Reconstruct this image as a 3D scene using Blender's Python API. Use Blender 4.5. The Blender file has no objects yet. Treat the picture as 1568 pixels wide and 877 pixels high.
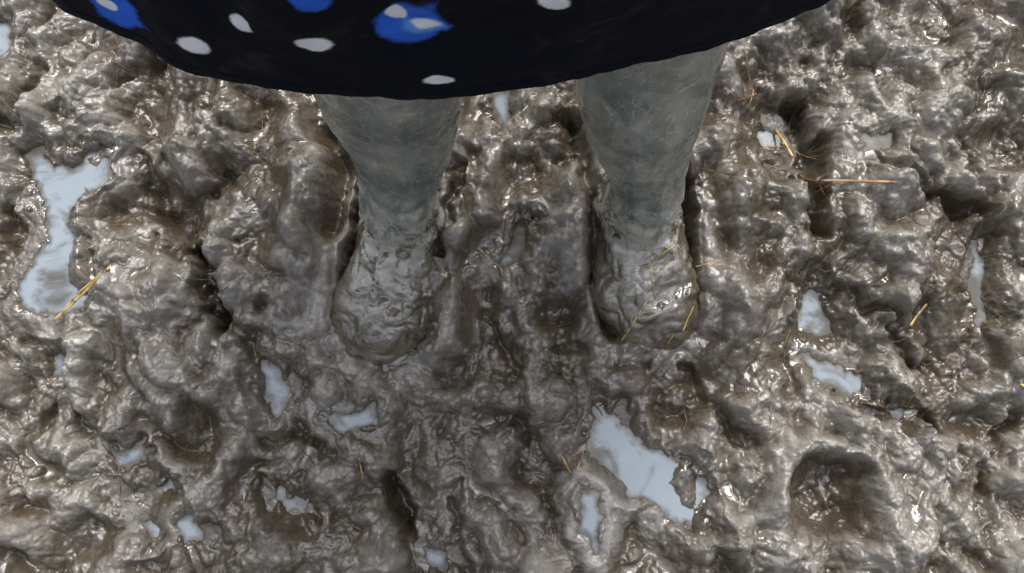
import bpy, math, random
import numpy as np
from mathutils import Vector, noise as mn

random.seed(4); rng=np.random.RandomState(7)
scene=bpy.context.scene
# ---------------------------------------------------------------- camera
F=1400.0; TILT=math.radians(8.0); CAMZ=1.0
cam_d=bpy.data.cameras.new("camera"); cam=bpy.data.objects.new("camera",cam_d)
scene.collection.objects.link(cam); scene.camera=cam
cam.location=(0,0,CAMZ); cam.rotation_euler=(TILT,0,0)
cam_d.sensor_width=36; cam_d.lens=36*F/1568; cam_d.clip_start=0.01; cam_d.clip_end=200
cT,sT=math.cos(TILT),math.sin(TILT)
def P(px,py,z=0.0):
    a=(px-784)/F; b=(438.5-py)/F
    dx=a; dy=b*cT+sT; dz=b*sT-cT
    t=(CAMZ-z)/(-dz)
    return (dx*t,dy*t)

# ---------------------------------------------------------------- noise
def make_perlin(seed):
    r=np.random.RandomState(seed)
    perm=r.permutation(1024); perm=np.concatenate([perm,perm])
    ang=r.rand(1024)*2*np.pi; gx=np.cos(ang).astype(np.float32); gy=np.sin(ang).astype(np.float32)
    def f(x,y):
        xi=np.floor(x).astype(np.int64); yi=np.floor(y).astype(np.int64)
        xf=(x-xi).astype(np.float32); yf=(y-yi).astype(np.float32)
        xi&=1023; yi&=1023
        u=xf*xf*xf*(xf*(xf*6-15)+10); v=yf*yf*yf*(yf*(yf*6-15)+10)
        x1=(xi+1)&1023; y1=(yi+1)&1023
        def g(i,j,a,b):
            h=perm[perm[i]+j]
            return gx[h]*a+gy[h]*b
        n00=g(xi,yi,xf,yf); n10=g(x1,yi,xf-1,yf); n01=g(xi,y1,xf,yf-1); n11=g(x1,y1,xf-1,yf-1)
        a=n00+u*(n10-n00); b=n01+u*(n11-n01)
        return (a+v*(b-a))*1.5
    return f
PN=[make_perlin(i+11) for i in range(12)]
def fbm(x,y,s,o=3,k=0):
    t=0;a=1;n=0
    for i in range(o):
        t=t+a*PN[(k+i)%12](x*s+3.7*i,y*s-5.1*i); n+=a; a*=.5; s*=2.03
    return t/n
def billow(x,y,s,k=0):
    return np.sqrt(PN[k%12](x*s,y*s)**2+0.0025)
def clods(x,y,s,seed):
    """overlapping rounded lumps of random height"""
    r=np.random.RandomState(seed); perm=r.permutation(1024); perm=np.concatenate([perm,perm])
    jx=r.rand(1024).astype(np.float32); jy=r.rand(1024).astype(np.float32); hh=r.rand(1024).astype(np.float32); rr=(.65+.55*r.rand(1024)).astype(np.float32)
    x=x*s;y=y*s
    xi=np.floor(x).astype(np.int64); yi=np.floor(y).astype(np.int64)
    out=np.full(x.shape,-.35,np.float32)
    for a in (-1,0,1):
        for b in (-1,0,1):
            k=perm[perm[(xi+a)&1023]+((yi+b)&1023)]
            dx=xi+a+jx[k]-x; dy=yi+b+jy[k]-y
            q=(dx*dx+dy*dy)/(rr[k]**2)
            v=np.sqrt(np.clip(1-q,0,1))*(.55+.45*hh[k])+.35*(hh[k]-.5)-.35*(q>=1)
            out=np.maximum(out,v.astype(np.float32))
    return out
def sstep(a,b,x):
    t=np.clip((x-a)/(b-a),0,1); return t*t*(3-2*t)

# ---------------------------------------------------------------- mud grid
def axis(lo,hi,step,far,g):
    c=list(np.arange(lo,hi+step*.5,step))
    s=step;p=c[-1];up=[]
    while p<far: s*=g;p+=s;up.append(p)
    s=step;p=c[0];dn=[]
    while p>-far: s*=g;p-=s;dn.append(p)
    return np.array(dn[::-1]+c+up),len(dn),len(dn)+len(c)
STEP=0.0010
xs,ix0,ix1=axis(-.62,.62,STEP,35,1.06)
ys,iy0,iy1=axis(-.19,.51,STEP,35,1.06)
X,Y=np.meshgrid(xs,ys)
NX,NY=len(xs),len(ys)
wx=X+.020*fbm(X,Y,8,2,0)+.008*fbm(X,Y,28,2,2)+.0015*fbm(X,Y,110,2,3)
wy=Y+.020*fbm(X,Y,8,2,4)+.008*fbm(X,Y,28,2,6)+.0015*fbm(X,Y,110,2,7)
fx=X+.008*fbm(X,Y,14,2,1)+.0015*fbm(X,Y,80,2,5)
fy=Y+.008*fbm(X,Y,14,2,7)+.0015*fbm(X,Y,80,2,9)
W1=fbm(X,Y,30,3,1); W2=fbm(X,Y,30,3,5)

def segd(pts,z=0,warp=.004):
    pts=[P(a,b,z) for a,b in pts]
    d=np.full(X.shape,1e9)
    Xw=X+warp*W1; Yw=Y+warp*W2
    for (ax,ay),(bx,by) in zip(pts[:-1],pts[1:]):
        vx,vy=bx-ax,by-ay; L=vx*vx+vy*vy+1e-12
        t=np.clip(((Xw-ax)*vx+(Yw-ay)*vy)/L,0,1)
        d=np.minimum(d,np.hypot(Xw-ax-t*vx,Yw-ay-t*vy))
    return d
def blob(px,py,rx,ry,ang=0,p=1.0):
    cx,cy=P(px,py); a=math.radians(ang); c,s=math.cos(a),math.sin(a)
    dx=X-cx+.014*W1; dy=Y-cy+.014*W2
    u=(dx*c+dy*s)/(rx/F); v=(-dx*s+dy*c)/(ry/F)
    return np.exp(-(u*u+v*v)**p)

slick=.85*sstep(.10,.42,fbm(X,Y,7,2,3)+.03)
for b in [(780,300,80,100),(860,480,80,55),(600,660,70,30),(1120,300,45,110),(575,460,105,110),(1010,420,110,115),(250,190,50,40),(1520,60,60,120),(1240,740,70,50),(640,700,50,40),(430,300,40,90)]:
    slick=np.maximum(slick,.85*blob(*b))
for b in [(60,150,90,80),(200,420,90,80),(110,640,120,70),(300,560,80,60),(1380,330,120,110),(1430,730,90,80),(700,560,80,60),(640,800,100,60),(1250,330,60,60),(480,520,50,60),(60,800,90,60),(400,680,70,60),(1150,700,70,60)]:
    slick*=1-.75*blob(*b)
dl=1-0.78*slick

h=.032*fbm(wx,wy,5,2,0)+.033*fbm(wx,wy,11,2,2)
clump=sstep(-.3,.3,fbm(X,Y,10,2,8))
b1=billow(wx,wy,18,1)
c1=clods(wx,wy,19,3); c2=clods(fx+.4,fy,38,5); c3=clods(fx,fy+.6,84,9); c4=clods(fx+.2,fy+.1,190,13)
h+=.040*(b1-.25)*(.5+.5*dl)
h+=.029*(c1-.35)*(.35+.65*clump)*(.35+.65*dl)
h+=.0140*(c2-.35)*dl*(.4+.8*clump)
h+=.0056*(c3-.35)*dl*(.4+.8*clump)
h+=.0012*(c4-.35)*dl*(.4+.8*clump)
h+=.0085*(billow(fx+.2,fy,50,9)-.25)*(.40+.60*dl)
h+=.0028*(billow(fx+.5,fy,120,4)-.25)*(.25+.75*dl)
h+=.0007*fbm(X,Y,320,2,3)*dl

for b in [ (775,320,90,120,0,.016),(430,300,100,150,0,.024),(430,420,70,60,0,.016),(1180,420,70,70,0,.024),
           (1140,490,60,45,0,.018),(700,520,80,60,0,.006),(1400,300,130,110,0,.02),(240,480,90,60,0,.022),
           (1400,740,80,70,20,.036),(310,560,60,40,0,.018),(640,690,80,60,0,.014),(1150,600,60,60,0,.014),
           (60,150,80,60,0,.016),(1440,120,110,70,0,.018),(110,600,70,50,0,.012),(960,600,60,25,0,.012),(800,760,70,70,0,.012)]:
    h+=b[5]*blob(*b[:5])
for b in [(1185,130,46,50,0,.050),(1250,775,58,80,10,.034),(1300,560,50,70,30,.022),(1270,480,32,70,0,.018),
          (95,380,50,110,5,.012),(985,720,100,45,-35,.014),(860,480,60,45,0,.026),(290,330,30,80,30,.026),(440,770,40,28,0,.012),
          (1200,210,28,45,0,.03),(430,600,40,50,0,.010),(110,250,60,30,0,.008),(240,770,60,45,0,.008),(1480,620,50,60,0,.016),(640,830,45,70,0,.024),(20,60,45,60,0,.008),(765,175,25,50,0,.012)]:
    h-=b[5]*blob(*b[:5])
D=segd([(1180,810),(1178,740),(1205,695),(1265,680),(1320,700),(1345,770),(1350,860)])
h+=.034*np.exp(-(D/.016)**2)

def caps(a,b,w,z=0): return segd([a,b],z,.010)-w
FL=((602,300),(574,480)); FR=((1000,300),(1005,460))
dL=caps(*FL,.046,.015); dR=caps(*FR,.048,.015)
toe_=sstep(.05,.20,Y)
for d in (dL,dR):
    m=1-sstep(0,.055,d)
    target=.011+.026*toe_+.017*sstep(.0,.035,d)+.010*(b1-.2)+.008*(c2-.3)*dl+.002*(c3-.3)
    h=h*(1-m)+(h*.35+target)*m
    h+=(.016+.015*toe_)*np.exp(-((d-.042)/.018)**2)
h-=.026*blob(868,470,40,70)

def box(a,n):
    c=np.cumsum(np.pad(a,((n+1,n),(0,0)),mode='edge'),0); a=(c[2*n+1:]-c[:-2*n-1])/(2*n+1)
    c=np.cumsum(np.pad(a,((0,0),(n+1,n)),mode='edge'),1); return (c[:,2*n+1:]-c[:,:-2*n-1])/(2*n+1)
def blur(a,n): return box(box(a,n),n)
wetn=fbm(X,Y,15,3,6)
fill=blur(h,9)-.0022-.020*sstep(.18,-.14,wetn)
k=.0006
wet=sstep(-.0004,.0010,fill-h)
h=np.where(fill-h>6*k,fill,h+k*np.log1p(np.exp(np.clip((fill-h)/k,-30,30))))

def crev(pts,w,d,p=1.3):
    global h
    D=segd(pts,0,.016); ww=w*(1+1.0*W2); h-=d*np.exp(-(D/np.maximum(ww,.002))**(2*p))
crev([(205,240),(250,335),(300,390)],.012,.020)
crev([(300,385),(322,430),(350,490)],.009,.050)
crev([(598,735),(615,800),(655,885)],.009,.045)
crev([(400,735),(412,775),(475,790)],.007,.034)
crev([(1225,160),(1237,250),(1245,350)],.010,.040)
crev([(1325,628),(1395,635),(1432,655)],.008,.045)
crev([(1262,420),(1210,560),(1220,640)],.010,.014)
crev([(1480,230),(1500,330),(1490,480),(1520,560)],.011,.022)
crev([(0,210),(40,190),(60,110)],.009,.022)
crev([(350,490),(400,560),(450,650),(500,690)],.009,.018)
crev([(120,640),(180,690),(240,700)],.009,.020)
crev([(1050,570),(1100,640),(1150,690)],.009,.018)
crev([(745,480),(790,570),(800,660)],.006,.014)
crev([(860,190),(870,240)],.012,.022)
crev([(1320,250),(1420,300),(1500,330)],.006,.020)
crev([(1290,440),(1370,500),(1400,560)],.008,.024)
crev([(700,740),(690,820),(720,880)],.006,.016)
crev([(40,520),(100,560),(60,640)],.008,.020)
crev([(670,395),(690,330),(705,260)],.006,.018)
crev([(1560,640),(1520,700),(1500,800)],.008,.02)
crev([(20,330),(40,410),(30,470)],.008,.02)
crev([(850,810),(880,850),(870,890)],.006,.015)
crev([(180,120),(240,90),(230,60)],.007,.018)
for d in (dL,dR):
    h-=.06*(1-sstep(-.014,.000,d))
    h-=.006*np.exp(-(np.maximum(d,0)/.004)**2)
D=segd([(512,200),(528,270),(508,350)],.02); h-=.046*np.exp(-(D/.014)**2)
D=segd([(880,190),(900,300),(915,420),(932,500)],.01); h-=.036*np.exp(-(D/.011)**2)
D=segd([(1065,190),(1085,280),(1110,380)],.02); h-=.014*np.exp(-(D/.012)**2)
D=segd([(450,190),(475,270),(450,350)],.02); h+=.020*np.exp(-(D/.020)**2)
D=segd([(1130,200),(1160,300),(1170,380)],.02); h+=.016*np.exp(-(D/.022)**2)

# ---------------------------------------------------------------- puddles
PUD=[
[(48,243),(78,233),(92,262),(122,265),(150,236),(184,230),(182,272),(144,300),(122,322),(115,355),(152,371),(162,430),(138,474),(95,485),(52,474),(31,450),(58,408),(81,370),(84,320),(68,290)],
[(912,612),(945,645),(990,682),(1050,702),(1072,738),(1078,802),(1050,806),(990,766),(945,752),(908,708),(902,660)],
[(1245,428),(1272,455),(1277,510),(1245,533),(1220,524),(1232,470)],
[(1232,543),(1280,558),(1320,576),(1334,612),(1292,604),(1248,578)],
[(404,552),(432,566),(450,605),(432,637),(410,600)],
[(496,628),(540,638),(577,618),(580,650),(528,661)],
[(206,755),(240,750),(265,732),(275,755),(245,780),(222,775)],
[(219,802),(255,787),(266,815),(235,836)],
[(279,795),(302,791),(315,820),(293,825)],
[(424,738),(438,762),(470,766),(466,789),(438,783),(422,766)],
[(172,690),(200,686),(222,670),(220,702),(183,717)],
[(887,748),(907,752),(916,790),(907,838),(884,802)],
[(-25,20),(15,35),(22,60),(12,88),(-25,95)],
[(755,148),(780,150),(780,187),(766,207),(752,178)],
[(1170,192),(1198,196),(1206,218),(1176,219)],
[(1300,220),(1347,220),(1344,238),(1306,242)],
[(1491,362),(1507,400),(1503,440),(1520,487),(1500,494),(1487,440)],
[(1555,298),(1592,293),(1592,350),(1556,344)],
[(1356,616),(1390,630),(1377,645)],
[(758,411),(783,378),(795,337),(811,346),(800,388),(775,413)],
[(648,841),(686,848),(682,872),(653,864)],
[(588,553),(625,533),(643,488),(658,486),(650,524),(612,559),(592,565)],
[(78,543),(102,548),(97,577),(82,572)],
]
water_v=[];water_f=[];water_d=[]
NP1=fbm(X,Y,45,3,9)*.0095+fbm(X,Y,130,2,2)*.0040
wetw=np.zeros_like(h)
for pi,poly in enumerate(PUD):
    pp=np.array([P(a,b,-.01) for a,b in poly])
    i0=np.searchsorted(xs,pp[:,0].min()-.06);i1=np.searchsorted(xs,pp[:,0].max()+.06)
    j0=np.searchsorted(ys,pp[:,1].min()-.06);j1=np.searchsorted(ys,pp[:,1].max()+.06)
    sx=X[j0:j1,i0:i1];sy=Y[j0:j1,i0:i1]
    d=np.full(sx.shape,1e9);ins=np.zeros(sx.shape,bool)
    n=len(pp)
    for q in range(n):
        ax,ay=pp[q];bx,by=pp[(q+1)%n]
        vx,vy=bx-ax,by-ay;L=vx*vx+vy*vy
        t=np.clip(((sx-ax)*vx+(sy-ay)*vy)/L,0,1)
        d=np.minimum(d,np.hypot(sx-ax-t*vx,sy-ay-t*vy))
        cnd=((ay>sy)!=(by>sy))
        with np.errstate(divide='ignore',invalid='ignore'):
            xc=ax+(sy-ay)*vx/(vy if abs(vy)>1e-9 else 1e-9)
        ins^=(cnd&(sx<xc))
    small=(pp[:,0].max()-pp[:,0].min())<.04
    sc=.8 if small else 1
    sd=np.where(ins,-d,d)+NP1[j0:j1,i0:i1]*sc-.0008
    H=h[j0:j1,i0:i1]
    wz=float(np.percentile(H[ins],30))-.002 if ins.any() else -.01
    inner=wz-.0006-.35*np.clip(-sd,0,.03)
    isl=H-wz
    inner=np.where((isl>.028),wz+(isl-.028)*.5,inner)
    rim=wz+.0006+.20*np.clip(sd,0,.05)
    hi=wz+.0006+1.4*np.clip(sd,0,1)
    outer=np.maximum(H,rim)
    outer=np.where(sd<.016,np.minimum(outer,hi+.25*np.maximum(outer-hi,0)),outer)
    m=1-sstep(.006,.035,sd)
    outer=H*(1-m)+outer*m
    h[j0:j1,i0:i1]=np.where(sd<0,inner,outer)
    ww=1-sstep(-.001,.010,sd); wetw[j0:j1,i0:i1]=np.maximum(wetw[j0:j1,i0:i1],ww)
    cells=(sd[:-1,:-1]<.004)
    jj,ii=np.nonzero(cells)
    idx={}
    for a,b in zip(jj.tolist(),ii.tolist()):
        quad=[]
        for (u,v) in ((a,b),(a,b+1),(a+1,b+1),(a+1,b)):
            key=(u,v)
            if key not in idx:
                idx[key]=len(water_v); water_v.append((xs[i0+v],ys[j0+u],wz)); water_d.append(-float(sd[u,v]))
            quad.append(idx[key])
        water_f.append(quad)

wet=np.maximum(wet,wetw)
def hz(x,y):
    i=min(max(np.searchsorted(xs,x),1),NX-1); j=min(max(np.searchsorted(ys,y),1),NY-1)
    return float(h[j,i])

def grid_mesh(name,X,Y,Z,wrap=False):
    ny,nx=X.shape
    me=bpy.data.meshes.new(name)
    co=np.stack([X,Y,Z],-1).reshape(-1,3).astype(np.float32)
    idx=np.arange(nx*ny).reshape(ny,nx)
    if wrap: idx=np.concatenate([idx,idx[:,:1]],1)
    q=np.stack([idx[:-1,:-1],idx[:-1,1:],idx[1:,1:],idx[1:,:-1]],-1).reshape(-1,4)
    nf=len(q)
    me.vertices.add(len(co)); me.vertices.foreach_set("co",co.ravel())
    me.loops.add(nf*4); me.loops.foreach_set("vertex_index",q.ravel().astype(np.int32))
    me.polygons.add(nf); me.polygons.foreach_set("loop_start",np.arange(0,nf*4,4,dtype=np.int32))
    me.polygons.foreach_set("use_smooth",np.ones(nf,bool))
    me.update(calc_edges=True)
    ob=bpy.data.objects.new(name,me); scene.collection.objects.link(ob)
    return ob
def fattr(me,name,arr):
    a=me.attributes.new(name,'FLOAT','POINT'); a.data.foreach_set("value",np.asarray(arr,dtype=np.float32).ravel())

ground=grid_mesh("muddy_ground",X,Y,h)
fattr(ground.data,"wet",wet)
fattr(ground.data,"slick",slick)
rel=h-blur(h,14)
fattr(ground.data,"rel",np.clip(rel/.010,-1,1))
low=h-blur(h,38)          # mud colour turns darker and browner in the hollows
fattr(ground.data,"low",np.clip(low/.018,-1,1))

wm=bpy.data.meshes.new("puddle_water"); wm.from_pydata(water_v,[],water_f); wm.update()
for p in wm.polygons: p.use_smooth=True
fattr(wm,"depth",water_d)
water=bpy.data.objects.new("puddle_water",wm); scene.collection.objects.link(water)

# ---------------------------------------------------------------- node helpers
class NT:
    def __init__(s,name):
        s.m=bpy.data.materials.new(name); s.m.use_nodes=True; s.t=s.m.node_tree; s.n=s.t.nodes; s.l=s.t.links
        s.b=s.n["Principled BSDF"]; s.tc=s.n.new("ShaderNodeTexCoord").outputs["Object"]
    def set(s,k,v):
        i=s.b.inputs[k]
        if hasattr(v,"is_linked"): s.l.new(v,i)
        else: i.default_value=v
    def noise(s,scale,detail=3,rough=.5,dist=0,vec=None):
        n=s.n.new("ShaderNodeTexNoise"); n.inputs["Scale"].default_value=scale; n.inputs["Detail"].default_value=detail
        n.inputs["Roughness"].default_value=rough; n.inputs["Distortion"].default_value=dist
        s.l.new(vec or s.tc,n.inputs["Vector"]); return n.outputs["Fac"]
    def mr(s,v,a,b,c,d):
        n=s.n.new("ShaderNodeMapRange"); n.interpolation_type='SMOOTHSTEP'
        s.l.new(v,n.inputs[0])
        for i,x in enumerate((a,b,c,d)): n.inputs[i+1].default_value=x
        return n.outputs[0]
    def math(s,op,a,b=0.0,clamp=False):
        n=s.n.new("ShaderNodeMath"); n.operation=op; n.use_clamp=clamp
        for i,x in enumerate((a,b)):
            if hasattr(x,"is_linked"): s.l.new(x,n.inputs[i])
            else: n.inputs[i].default_value=x
        return n.outputs[0]
    def mix(s,f,a,b):
        n=s.n.new("ShaderNodeMix"); n.data_type='RGBA'
        for k,x in ((0,f),(6,a),(7,b)):
            if hasattr(x,"is_linked"): s.l.new(x,n.inputs[k])
            else: n.inputs[k].default_value=x if not isinstance(x,tuple) else (*x[:3],1)
        return n.outputs[2]
    def attr(s,name,out="Fac"):
        n=s.n.new("ShaderNodeAttribute"); n.attribute_name=name; return n.outputs[out]
    def bump(s,hgt,dist,strength=1,normal=None):
        n=s.n.new("ShaderNodeBump"); n.inputs["Distance"].default_value=dist; n.inputs["Strength"].default_value=strength
        s.l.new(hgt,n.inputs["Height"])
        if normal: s.l.new(normal,n.inputs["Normal"])
        return n.outputs[0]

# mud
M=NT("wet_mud")
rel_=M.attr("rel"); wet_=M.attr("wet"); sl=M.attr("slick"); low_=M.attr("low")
big=M.noise(5,3,.55,.3); med=M.noise(38,4,.6,.4); fin=M.noise(190,4,.65)
f=M.math('ADD',M.mr(big,.38,.62,-.12,.32),M.mr(med,.35,.68,-.1,.42))
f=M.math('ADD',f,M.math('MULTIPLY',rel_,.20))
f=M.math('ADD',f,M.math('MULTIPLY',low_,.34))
f=M.math('SUBTRACT',f,M.math('MULTIPLY',sl,.42))
f=M.math('ADD',f,M.mr(fin,.3,.7,-.10,.26),True)
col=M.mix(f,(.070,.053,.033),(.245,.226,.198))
col=M.mix(M.math('MULTIPLY',wet_,.5),col,(.080,.063,.041))
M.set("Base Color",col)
ro=M.mr(M.noise(24,5,.75,.5),.44,.58,.09,.52)
ro=M.math('SUBTRACT',ro,M.math('MULTIPLY',wet_,.35))
ro=M.math('SUBTRACT',ro,M.math('MULTIPLY',sl,.20))
ro=M.math('MAXIMUM',ro,.09)
M.set("Roughness",ro); M.set("IOR",1.60); M.set("Specular IOR Level",.88)
bh=M.bump(M.noise(105,2,.5,.1),.0012)
bh=M.bump(M.noise(350,4,.65,.1),.0009,1,bh)
st=M.n.new("ShaderNodeMath"); st.operation='SUBTRACT'; st.inputs[0].default_value=1.0; st.use_clamp=True
M.l.new(M.math('ADD',M.math('MULTIPLY',wet_,.75),M.math('MULTIPLY',sl,.45)),st.inputs[1]); M.l.new(st.outputs[0],bh.node.inputs["Strength"])
M.set("Normal",bh)
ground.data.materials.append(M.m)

# milky puddle water; cloud-like sky reflection also painted into its base colour
Wt=NT("puddle_water")
dp=Wt.attr("depth"); nn=Wt.noise(13,4,.6,1.2)
wc=Wt.mix(Wt.mr(nn,.36,.56,0,1),(.08,.072,.058),(.27,.315,.35))
wc=Wt.mix(Wt.mr(dp,-.001,.009,1,0),wc,(.09,.075,.052))
Wt.set("Base Color",wc)
Wt.set("Roughness",.03); Wt.set("IOR",1.5); Wt.set("Specular IOR Level",.85)
Wt.set("Normal",Wt.bump(Wt.noise(30,2,.5),.0006))
water.data.materials.append(Wt.m)

# ---------------------------------------------------------------- boots
def tube(rings,n=40):
    vs=[];fs=[]
    for r in rings: vs+=r
    k=len(rings)
    for i in range(k-1):
        for j in range(n):
            fs.append((i*n+j,i*n+(j+1)%n,(i+1)*n+(j+1)%n,(i+1)*n+j))
    fs.append(tuple(range(n))[::-1]); fs.append(tuple(range((k-1)*n,k*n)))
    return vs,fs
def smooth_tab(tab,n):
    t=np.array(tab,float); out=[]
    for i in range(len(t)-1):
        p0=t[max(i-1,0)];p1=t[i];p2=t[i+1];p3=t[min(i+2,len(t)-1)]
        for s in np.linspace(0,1,n,endpoint=False):
            out.append(.5*((2*p1)+(-p0+p2)*s+(2*p0-5*p1+4*p2-p3)*s*s+(-p0+3*p1-3*p2+p3)*s**3))
    out.append(t[-1]); return out
def mk_boot(name,shaft,toe,seed,footw=.057):
    n=40
    rings=[]
    tab=[]
    for (z,px,py,rx,ry) in shaft:
        x,y=P(px,py,z); tab.append((z,x,y,rx,ry))
    ax,ay=tab[1][1],tab[1][2]
    tab[0]=(tab[0][0],ax,ay+.002,tab[0][3],tab[0][4])
    for z,x,y,rx,ry in smooth_tab(tab,6):
        rings.append([(x+rx*math.cos(2*math.pi*j/n),y+ry*math.sin(2*math.pi*j/n),z) for j in range(n)])
    v1,f1=tube(rings,n)
    tx,ty=P(*toe,0.0)
    hy=ay+.052; L=hy-ty
    st=[(0,.004,-.006),(.006,.022,.010),(.015,.035,.022),(.03,.048,.033),(.05,.055,.042),(.075,footw,.047),(.10,.053,.051),(.125,.047,.064),(.15,.042,.085),(.175,.040,.095),(L-.02,.038,.09),(L-.006,.027,.07),(L,.006,.03)]
    rings=[]
    for s,w,top in smooth_tab(st,4):
        yy=ty+s; t=s/L; xx=tx+(ax-tx)*min(1,t*1.15)
        bot=-.052 if s>=.02 else -.045
        cz=(max(top,-.01)+bot)/2; rz=(max(top,-.01)-bot)/2
        ring=[]
        for j in range(n):
            a=2*math.pi*j/n; c,sn=math.cos(a),math.sin(a)
            e=.78
            ring.append((xx+w*math.copysign(abs(c)**e,c),yy,cz+rz*math.copysign(abs(sn)**e,sn)))
        rings.append(ring)
    v2,f2=tube(rings,n)
    me=bpy.data.meshes.new(name)
    o=len(v1)
    me.from_pydata(v1+v2,[],f1+[tuple(i+o for i in f) for f in f2]); me.update()
    import bmesh
    bm=bmesh.new(); bm.from_mesh(me); bmesh.ops.recalc_face_normals(bm,faces=bm.faces); bm.to_mesh(me); bm.free()
    ob=bpy.data.objects.new(name,me); scene.collection.objects.link(ob)
    md=ob.modifiers.new("r",'REMESH'); md.mode='VOXEL'; md.voxel_size=.0016; md.use_smooth_shade=True
    ms=ob.modifiers.new("s",'SMOOTH'); ms.iterations=14; ms.factor=.6
    dg=bpy.context.evaluated_depsgraph_get(); ev=ob.evaluated_get(dg)
    nm=bpy.data.meshes.new_from_object(ev); ob.modifiers.clear(); ob.data=nm; nm.name=name
    N=len(nm.vertices); co=np.empty(N*3); nm.vertices.foreach_get("co",co); co=co.reshape(-1,3)
    no=np.empty(N*3,dtype=np.float32); nm.vertices.foreach_get("normal",no); no=no.reshape(-1,3)
    mud=np.empty(N); dsp=np.empty(N)
    off=Vector((seed*3.1,seed*1.7,0))
    for i in range(N):
        p=Vector(co[i]); q=p+off
        z=p.z
        a=mn.noise(q*24+Vector((mn.noise(q*20),mn.noise(q*22),0))*1.5); b=mn.noise(q*58+Vector((a,a,0))*1.2); c=mn.noise(q*14); e=mn.noise(q*140)
        qs=Vector((q.x,q.y,q.z*.4)); st_=mn.noise(qs*55)
        m=(.088-z)/.03+.9*a+.5*b+.7*c+.9*st_
        side=min(1,abs(p.x-ax)/.035)
        m+=.8*side*max(0,1-max(0,z-.09)/.09)
        m=min(1,max(0,m*.9+.3))
        mud[i]=m
        lw=min(1,max(0,(.10-z)/.04))
        d=m*(.0008+.0060*a+.0042*abs(b)+.0010*abs(e)+.004*c)*(.45+.7*lw)
        if z>.07:
            w=math.exp(-((z-.15)/.05)**2)
            ph=z*190+ (p.x-ax)*30*math.sin(seed)+c*6
            d+=w*.0024*math.sin(ph)*(.5+c)
            d+=.0035*mn.noise(q*16)*(1-m)+.0012*b*(1-m)
            an=math.atan2(p.y-ay-(z-.12)*.15,p.x-ax)
            for s0 in (-math.pi/2+.12,-.35,math.pi-.0):
                da=(an-s0+math.pi)%(2*math.pi)-math.pi
                d+=.0012*math.exp(-(da/.05)**2)*(1-m)
        dsp[i]=d
    co=co+no*dsp[:,None]
    nm.vertices.foreach_set("co",co.ravel().astype(np.float32))
    fattr(nm,"mud",mud); nm.update()
    nm.polygons.foreach_set("use_smooth",np.ones(len(nm.polygons),bool))
    return ob
bl=mk_boot("rubber_boot",[(.03,610,300,.040,.048),(.105,608,300,.0365,.046),(.15,612,262,.038,.044),(.20,614,212,.0465,.049),(.28,597,134,.0600,.055),(.36,594,60,.0610,.054),(.43,600,-50,.060,.050)],(573,566),1)
br=mk_boot("rubber_boot",[(.03,988,292,.040,.048),(.105,988,295,.0350,.046),(.15,988,254,.0380,.044),(.20,984,208,.0460,.049),(.28,986,130,.0545,.053),(.36,999,36,.0590,.050),(.43,1005,-80,.057,.044)],(1004,548),2,.058)

B=NT("muddy_rubber")
mud=B.attr("mud")
sep=B.n.new("ShaderNodeSeparateXYZ"); B.l.new(B.tc,sep.inputs[0]); z=sep.outputs["Z"]
mp=B.n.new("ShaderNodeMapping"); mp.inputs["Scale"].default_value=(1,1,.35); B.l.new(B.tc,mp.inputs[0])
streak=B.noise(45,6,.7,.8,mp.outputs[0]); speck=B.noise(260,4,.7); cl=B.noise(18,4,.6,.4)
rub=B.mix(B.mr(cl,.35,.65,0,1),(.110,.135,.118),(.235,.262,.230))
film=B.math('MULTIPLY',B.mr(streak,.46,.60,0,1),B.mr(cl,.38,.58,.3,.95))
film=B.math('MULTIPLY',film,B.mr(z,.10,.50,1.0,.50),True)
rub=B.mix(film,rub,(.37,.345,.285))
scr=B.noise(14,3,.5,3.5)
line=B.math('MULTIPLY',B.mr(scr,.485,.5,0,1),B.mr(scr,.5,.515,1,0))
rub=B.mix(B.math('MULTIPLY',line,.5),rub,(.50,.48,.41))
rub=B.mix(B.mr(speck,.60,.70,0,.6),rub,(.28,.26,.20))
band=B.math('MULTIPLY',B.mr(z,.040,.06,0,1),B.mr(z,.09,.18,1,0))
band=B.math('MULTIPLY',band,B.mr(streak,.45,.54,0,1),True)
mf=B.mr(B.math('ADD',mud,B.math('MULTIPLY',B.math('SUBTRACT',streak,.5),1.4)),.40,.58,0,1)
mcol=B.mix(B.mr(B.noise(30,4,.6,.4),.38,.64,0,1),(.070,.053,.032),(.140,.116,.082))
c=B.mix(mf,rub,mcol); c=B.mix(band,c,(.44,.42,.36))
B.set("Base Color",c)
rr=B.math('ADD',B.mr(cl,.35,.65,.11,.20),B.math('MULTIPLY',film,.10))
rr=B.math('ADD',rr,B.math('MULTIPLY',band,.20)); rr=B.math('SUBTRACT',rr,B.math('MULTIPLY',mf,.05),True)
B.set("Roughness",rr); B.set("Specular IOR Level",.95); B.set("IOR",1.66)
bb=B.bump(B.noise(60,2.5,.5,.5),.0028,1); B.l.new(mf,bb.node.inputs["Strength"])
bb2=B.bump(mf,.0012,1,bb); bb3=B.bump(speck,.0003,.6,bb2)
B.set("Normal",bb3)
for o in (bl,br): o.data.materials.append(B.m)

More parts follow.
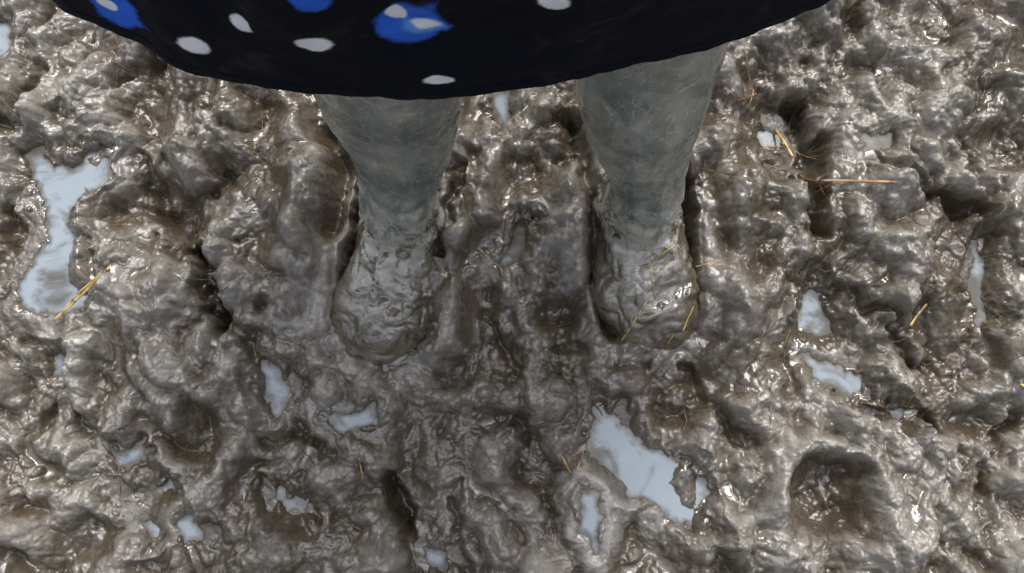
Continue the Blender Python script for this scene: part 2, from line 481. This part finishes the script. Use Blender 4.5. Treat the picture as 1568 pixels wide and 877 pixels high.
# ---------------------------------------------------------------- wearer's legs and hips under the skirt
def mk_person():
    n=32; vs=[];fs=[]
    def add(rings):
        v,f=tube([[(x+rx*math.cos(2*math.pi*j/n),y+ry*math.sin(2*math.pi*j/n),z) for j in range(n)] for z,x,y,rx,ry in rings],n)
        o=len(vs); vs.extend(v); fs.extend([tuple(i+o for i in q) for q in f])
    for (px,py,sx) in ((600,-50,-.075),(1005,-80,.045)):
        x,y=P(px,py,.43)
        add(smooth_tab([(.40,x,y-.003,.040,.038),(.45,x,y+.004,.046,.044),(.55,x*.95,y+.015,.050,.050),(.66,sx*1.15,y+.025,.058,.056),(.78,sx,.345,.062,.066)],4))
    add(smooth_tab([(.72,-.015,.345,.10,.07),(.78,-.015,.345,.110,.075),(.82,-.015,.34,.105,.072),(.88,-.015,.335,.095,.07),(.92,-.015,.335,.095,.07)],4))
    me=bpy.data.meshes.new("person"); me.from_pydata(vs,[],fs); me.update()
    ob=bpy.data.objects.new("person",me); scene.collection.objects.link(ob)
    md=ob.modifiers.new("r",'REMESH'); md.mode='VOXEL'; md.voxel_size=.006; md.use_smooth_shade=True
    ms=ob.modifiers.new("s",'SMOOTH'); ms.iterations=6
    t=NT("dark_leggings"); t.set("Base Color",t.mix(t.noise(90,3),(.012,.012,.016,1),(.02,.02,.026,1))); t.set("Roughness",.8)
    me.materials.append(t.m)
mk_person()

# ---------------------------------------------------------------- skirt
HZ=.42
front=[(80,0),(122,28),(180,52),(225,72),(262,100),(300,115),(360,126),(440,139),(520,146),(590,151),(660,152),(750,143),(820,133),(880,122),(960,103),(1040,86),(1110,67),(1170,46),(1225,22),(1275,-2)]
hem=[P(a,b,HZ) for a,b in front]
hem+=[(.265,.315),(.29,.37),(.28,.43),(.22,.49),(.12,.525),(0,.535),(-.12,.53),(-.24,.50),(-.32,.44),(-.345,.37),(-.335,.315)]
hp=np.array(hem+hem[:3]); hp=np.array(smooth_tab(np.vstack([hem[-2:],hp]).tolist(),12))
hc=hp[24:24+12*len(hem)]
seg=np.hypot(*(np.roll(hc,-1,0)-hc).T); cum=np.concatenate([[0],np.cumsum(seg)]); CIRC=cum[-1]
NU=1500; NVV=420
uu=np.linspace(0,CIRC,NU,endpoint=False); hcx=np.append(hc[:,0],hc[0,0]); hcy=np.append(hc[:,1],hc[0,1])
hx=np.interp(uu,cum,hcx); hy=np.interp(uu,cum,hcy)
TOPZ=.88; vv=np.linspace(0,1,NVV)**1.35
cx,cy=-.015,.33
th=np.arctan2((hy-cy)/.8,(hx-cx)); wxx=cx+.118*np.cos(th); wyy=cy+.090*np.sin(th)
U,V=np.meshgrid(uu,vv)
e=V**1.0
SX=hx[None]*(1-e)+wxx[None]*e; SY=hy[None]*(1-e)+wyy[None]*e
SZ=HZ+(TOPZ-HZ)*V
nx_=SX-cx; ny_=SY-cy; nl=np.hypot(nx_,ny_)
ang=U/CIRC*2*np.pi
fold=(.006*np.sin(ang*9+.7*np.sin(ang*2))+.003*np.sin(ang*17+1.3)+.003*PN[2](U*14,V*5))*np.exp(-((V-.35)/.4)**2)*sstep(.0,.25,V)
fold+=.0018*PN[4](U*45,V*22)+.0005*PN[6](U*120,V*60)
hemd=(SZ-HZ); fold+=-.0014*np.exp(-((hemd-.010)/.0018)**2)
SX=SX+nx_/nl*fold; SY=SY+ny_/nl*fold
sk=grid_mesh("polka_dot_skirt",SX,SY,SZ,wrap=True)
dx=SX; dy=SY; dz=SZ-CAMZ
b_=dy*cT+dz*sT; c_=-( -dy*sT+dz*cT)
ppx=784+F*dx/c_; ppy=438.5-F*b_/c_
Hh=SZ-HZ
colr=np.zeros(SX.shape+(3,)); colr[:]=(.0022,.0036,.0088)
def spot(uc,hc_,ru,rh,c,wob=.25,a=0,soft=.14):
    du=(U-uc+CIRC/2)%CIRC-CIRC/2; dh=Hh-hc_
    ca,sa=math.cos(a),math.sin(a); p=(du*ca+dh*sa)/ru; q=(-du*sa+dh*ca)/rh
    r=np.sqrt(p*p+q*q)*(1+wob*PN[7](U*55,Hh*60)+.07*PN[3](U*300,Hh*300))
    k=1-sstep(1-soft*1.2,1+soft,r)
    colr[:]=colr*(1-k[...,None])+np.array(c)*k[...,None]
def loc(px,py):
    frontm=(SY<.32)&(Hh<.3)
    d=np.where(frontm,np.hypot(ppx-px,ppy-py),1e9); j,i=np.unravel_index(d.argmin(),d.shape)
    return U[j,i],Hh[j,i]
WH=(.82,.85,.90);BL=(.028,.135,.70);SKY_=(.12,.32,.82)
used=[]
for (px,py,kind) in [(297,70,'w'),(368,37,'n'),(480,69,'w'),(672,122,'m'),(628,38,'b'),(178,14,'b2'),(474,2,'b3'),(848,2,'n')]:
    u,hh=loc(px,py); used.append((u,hh))
    if kind=='w': spot(u,hh,.0108,.0085,WH,.2)
    elif kind=='n': spot(u,hh,.0085,.0090,WH,.2)
    elif kind=='m': spot(u,hh,.0096,.0066,WH,.2)
    elif kind=='b3': spot(u,hh,.011,.012,BL,.25)
    else:
        k=1.05 if kind=='b' else .95
        spot(u,hh,.0190*k,.0215*k,BL,.25,-.45 if kind=='b' else -.3)
        if kind=='b':
            a1,b1_=loc(642,40); spot(a1,b1_,.0125,.0085,SKY_,.4,-.2,.3)
            a1,b1_=loc(647,35); spot(a1,b1_,.0088,.0050,WH,.5,-.2,.3)
            a1,b1_=loc(607,18); spot(a1,b1_,.0070,.0075,WH,.4)
        else:
            a1,b1_=loc(165,6); spot(a1,b1_,.0080,.0055,WH,.5)
for t in range(300):
    u=random.random()*CIRC; hh=random.random()*.45
    j=int(np.abs(vv*(TOPZ-HZ)-hh).argmin()); i=int(np.abs(uu-u).argmin())
    if SY[j,i]<.33 and ppy[j,i]>-30 and 40<ppx[j,i]<1320: continue
    if any(math.hypot((u-a+CIRC/2)%CIRC-CIRC/2,hh-b)<.05 for a,b in used): continue
    used.append((u,hh))
    if random.random()<.6: spot(u,hh,.010,.0085,WH)
    else:
        spot(u,hh,.019,.018,BL,.3,.35); spot(u-.005,hh+.008,.008,.007,WH,.4)
ca=sk.data.color_attributes.new("cloth",'FLOAT_COLOR','POINT')
ca.data.foreach_set("color",np.concatenate([colr,np.ones(SX.shape+(1,))],-1).astype(np.float32).ravel())
S=NT("navy_spotted_cotton")
cc=S.attr("cloth","Color")
cc=S.mix(S.math('MULTIPLY',S.mr(S.noise(26,6,.7,.8),.52,.75,0,1),.16),cc,(.16,.14,.10))
S.set("Base Color",cc); S.set("Roughness",.8); S.set("Specular IOR Level",.15)
S.set("Normal",S.bump(S.noise(900,2),.0004,.5))
sk.data.materials.append(S.m)
sm=sk.modifiers.new("thick",'SOLIDIFY'); sm.thickness=.0022; sm.offset=-1

# ---------------------------------------------------------------- straw, roots
def strands(name,items,mat):
    vs=[];fs=[]
    for pts,r,flat in items:
        pts=[Vector(p) for p in pts]; o=len(vs); n=6
        for i,p in enumerate(pts):
            t=(pts[min(i+1,len(pts)-1)]-pts[max(i-1,0)]).normalized()
            s=t.cross(Vector((0,0,1))).normalized(); w=s.cross(t)
            rr=r*(1 if i<len(pts)-1 else .5)
            for k in range(n):
                a=2*math.pi*k/n; vs.append(p+s*rr*math.cos(a)+w*rr*flat*math.sin(a))
        for i in range(len(pts)-1):
            for k in range(n): fs.append((o+i*n+k,o+i*n+(k+1)%n,o+(i+1)*n+(k+1)%n,o+(i+1)*n+k))
        fs.append(tuple(o+k for k in range(n))[::-1]); fs.append(tuple(o+(len(pts)-1)*n+k for k in range(n)))
    me=bpy.data.meshes.new(name); me.from_pydata(vs,[],fs); me.update()
    for p in me.polygons:p.use_smooth=True
    ob=bpy.data.objects.new(name,me); scene.collection.objects.link(ob); me.materials.append(mat)
    return ob
def straw_mat(name,a,b,c=None):
    t=NT(name); cc=t.mix(t.mr(t.noise(70,3),.35,.65,0,1),a,b)
    cc=t.mix(t.mr(t.noise(55,3,.6,.3),.55,.63,0,.9),cc,(.10,.08,.055))
    t.set("Base Color",cc); t.set("Roughness",.4); return t.m
def surf(x,y):
    z=hz(x,y)
    for o in (bl,br):
        ok,l,nn,_=o.ray_cast(Vector((x,y,.10)),Vector((0,0,-1)))
        if ok: z=max(z,l.z)
    return z
def lay(pxs,r,flat=.4,lift=.002,n=7,rigid=False):
    pts=[]
    w=[P(a,b,0.01) for a,b in pxs]
    for i in range(len(w)-1):
        for t in np.linspace(0,1,n,endpoint=(i==len(w)-2)):
            pts.append([w[i][0]*(1-t)+w[i+1][0]*t,w[i][1]*(1-t)+w[i+1][1]*t,0])
    zs=[surf(p[0],p[1])+lift for p in pts]
    m=len(pts)
    if rigid:
        A=np.linspace(0,1,m); a,b=zs[0],zs[-1]
        ln=a+(b-a)*A; up=max(0,max(np.array(zs)-ln)*.9); zs=list(ln+up)
    else:
        zs=list(np.convolve(np.pad(zs,2,mode='edge'),np.ones(5)/5,'valid')); 
        zs=[max(q,surf(p[0],p[1])+.0004) for q,p in zip(zs,pts)]
    return ([(p[0],p[1],q) for p,q in zip(pts,zs)],r,flat)
ye=straw_mat("straw",(.40,.25,.05),(.66,.50,.22)); rd=straw_mat("reed",(.22,.085,.035),(.50,.33,.18)); dk=straw_mat("roots",(.035,.025,.015),(.20,.15,.09))
strands("straw_stalks",[lay([(84,491),(125,465),(188,413)],.0018,.4,.002,8,True),lay([(92,489),(130,455),(184,418)],.0009,.5,.003,8,True),
 lay([(950,523),(966,495),(983,467)],.0009,.5,.001,7),lay([(985,420),(1000,402),(1025,386)],.0007,.5,.001),lay([(985,420),(990,440),(997,465)],.0005,.5,.001),
 lay([(1040,510),(1046,492),(1056,472)],.0007,.5,.001),lay([(1018,530),(1026,515)],.0006,.5,.001),
 lay([(1203,182),(1212,205),(1221,232)],.0015,.5,.004,7,True),lay([(1390,499),(1402,483),(1416,466)],.0016,.5,.002,7,True),
 lay([(1554,588),(1570,602)],.0015,.5,.002),lay([(1100,410),(1060,412),(1090,408)],.0005,.5,.001)],ye)
strands("reed_stems",[lay([(1248,280),(1290,290),(1339,300)],.0015,.5,.003,8,True),lay([(1250,292),(1275,284)],.0011,.5,.002),lay([(1180,205),(1230,212),(1262,235)],.0006,.6,.002),
 lay([(1215,225),(1240,255),(1262,300)],.0007,.6,.002),lay([(1103,142),(1130,155),(1165,135)],.0005,.6,.002),lay([(860,698),(872,722)],.0011,.5,.002),lay([(893,690),(880,722)],.0010,.5,.002),
 lay([(905,672),(937,692)],.0006,.5,.002),lay([(554,700),(556,735)],.0009,.5,.001),lay([(1040,385),(1000,425)],.0005,.5,.001),lay([(1135,80),(1160,130),(1150,160)],.0005,.5,.002)],rd)
its=[]
for i in range(330):
    px=random.uniform(-20,1590);py=random.uniform(-10,890)
    a=random.uniform(0,6.28);L=random.choice([8,14,20,30,45]);bend=random.uniform(-.7,.7)
    if 470<px<720 and py<570 or 880<px<1110 and py<560: continue
    its.append(lay([(px,py),(px+L*math.cos(a),py+L*math.sin(a)),(px+L*math.cos(a)+L*math.cos(a+bend),py+L*math.sin(a)+L*math.sin(a+bend))],random.choice([.00025,.0003,.0005]),.6,.0008,4))
strands("grass_fibres",its,dk)

# ---------------------------------------------------------------- light
SE,SR=math.radians(50),math.radians(15)
w=bpy.data.worlds.new("World"); scene.world=w; w.use_nodes=True
nt=w.node_tree; bg=nt.nodes["Background"]
sky=nt.nodes.new("ShaderNodeTexSky"); sky.sky_type='NISHITA'; sky.sun_disc=False; sky.sun_elevation=SE; sky.sun_rotation=SR; sky.dust_density=4; sky.air_density=1
hs=nt.nodes.new("ShaderNodeHueSaturation"); hs.inputs["Saturation"].default_value=.36; nt.links.new(sky.outputs[0],hs.inputs["Color"])
tcw=nt.nodes.new("ShaderNodeTexCoord"); nz=nt.nodes.new("ShaderNodeTexNoise"); nz.inputs["Scale"].default_value=3.2; nz.inputs["Detail"].default_value=5
nt.links.new(tcw.outputs["Generated"],nz.inputs["Vector"])
mr=nt.nodes.new("ShaderNodeMapRange"); mr.inputs[1].default_value=.38; mr.inputs[2].default_value=.62; mr.inputs[3].default_value=.60; mr.inputs[4].default_value=1.9
nt.links.new(nz.outputs["Fac"],mr.inputs[0])
sx_=nt.nodes.new("ShaderNodeSeparateXYZ"); nt.links.new(tcw.outputs["Generated"],sx_.inputs[0])
mz=nt.nodes.new("ShaderNodeMapRange"); mz.inputs[1].default_value=.1; mz.inputs[2].default_value=1; mz.inputs[3].default_value=.12; mz.inputs[4].default_value=2.15
nt.links.new(sx_.outputs["Z"],mz.inputs[0])
mu=nt.nodes.new("ShaderNodeMath"); mu.operation='MULTIPLY'; nt.links.new(mr.outputs[0],mu.inputs[0]); nt.links.new(mz.outputs[0],mu.inputs[1])
vm=nt.nodes.new("ShaderNodeVectorMath"); vm.operation='SCALE'; nt.links.new(hs.outputs[0],vm.inputs[0]); nt.links.new(mu.outputs[0],vm.inputs["Scale"])
nt.links.new(vm.outputs[0],bg.inputs["Color"]); bg.inputs["Strength"].default_value=.15
sd_=bpy.data.lights.new("sun",'SUN'); so=bpy.data.objects.new("sun",sd_); scene.collection.objects.link(so)
sd_.energy=1.5; sd_.angle=math.radians(14); sd_.color=(1,.985,.96)
dirv=Vector((math.sin(SR)*math.cos(SE),math.cos(SR)*math.cos(SE),math.sin(SE)))
so.rotation_euler=dirv.to_track_quat('Z','Y').to_euler()
scene.view_settings.view_transform='Standard'; scene.view_settings.look='None'; scene.view_settings.exposure=0
print("verts",NX*NY,"h range",h.min(),h.max())
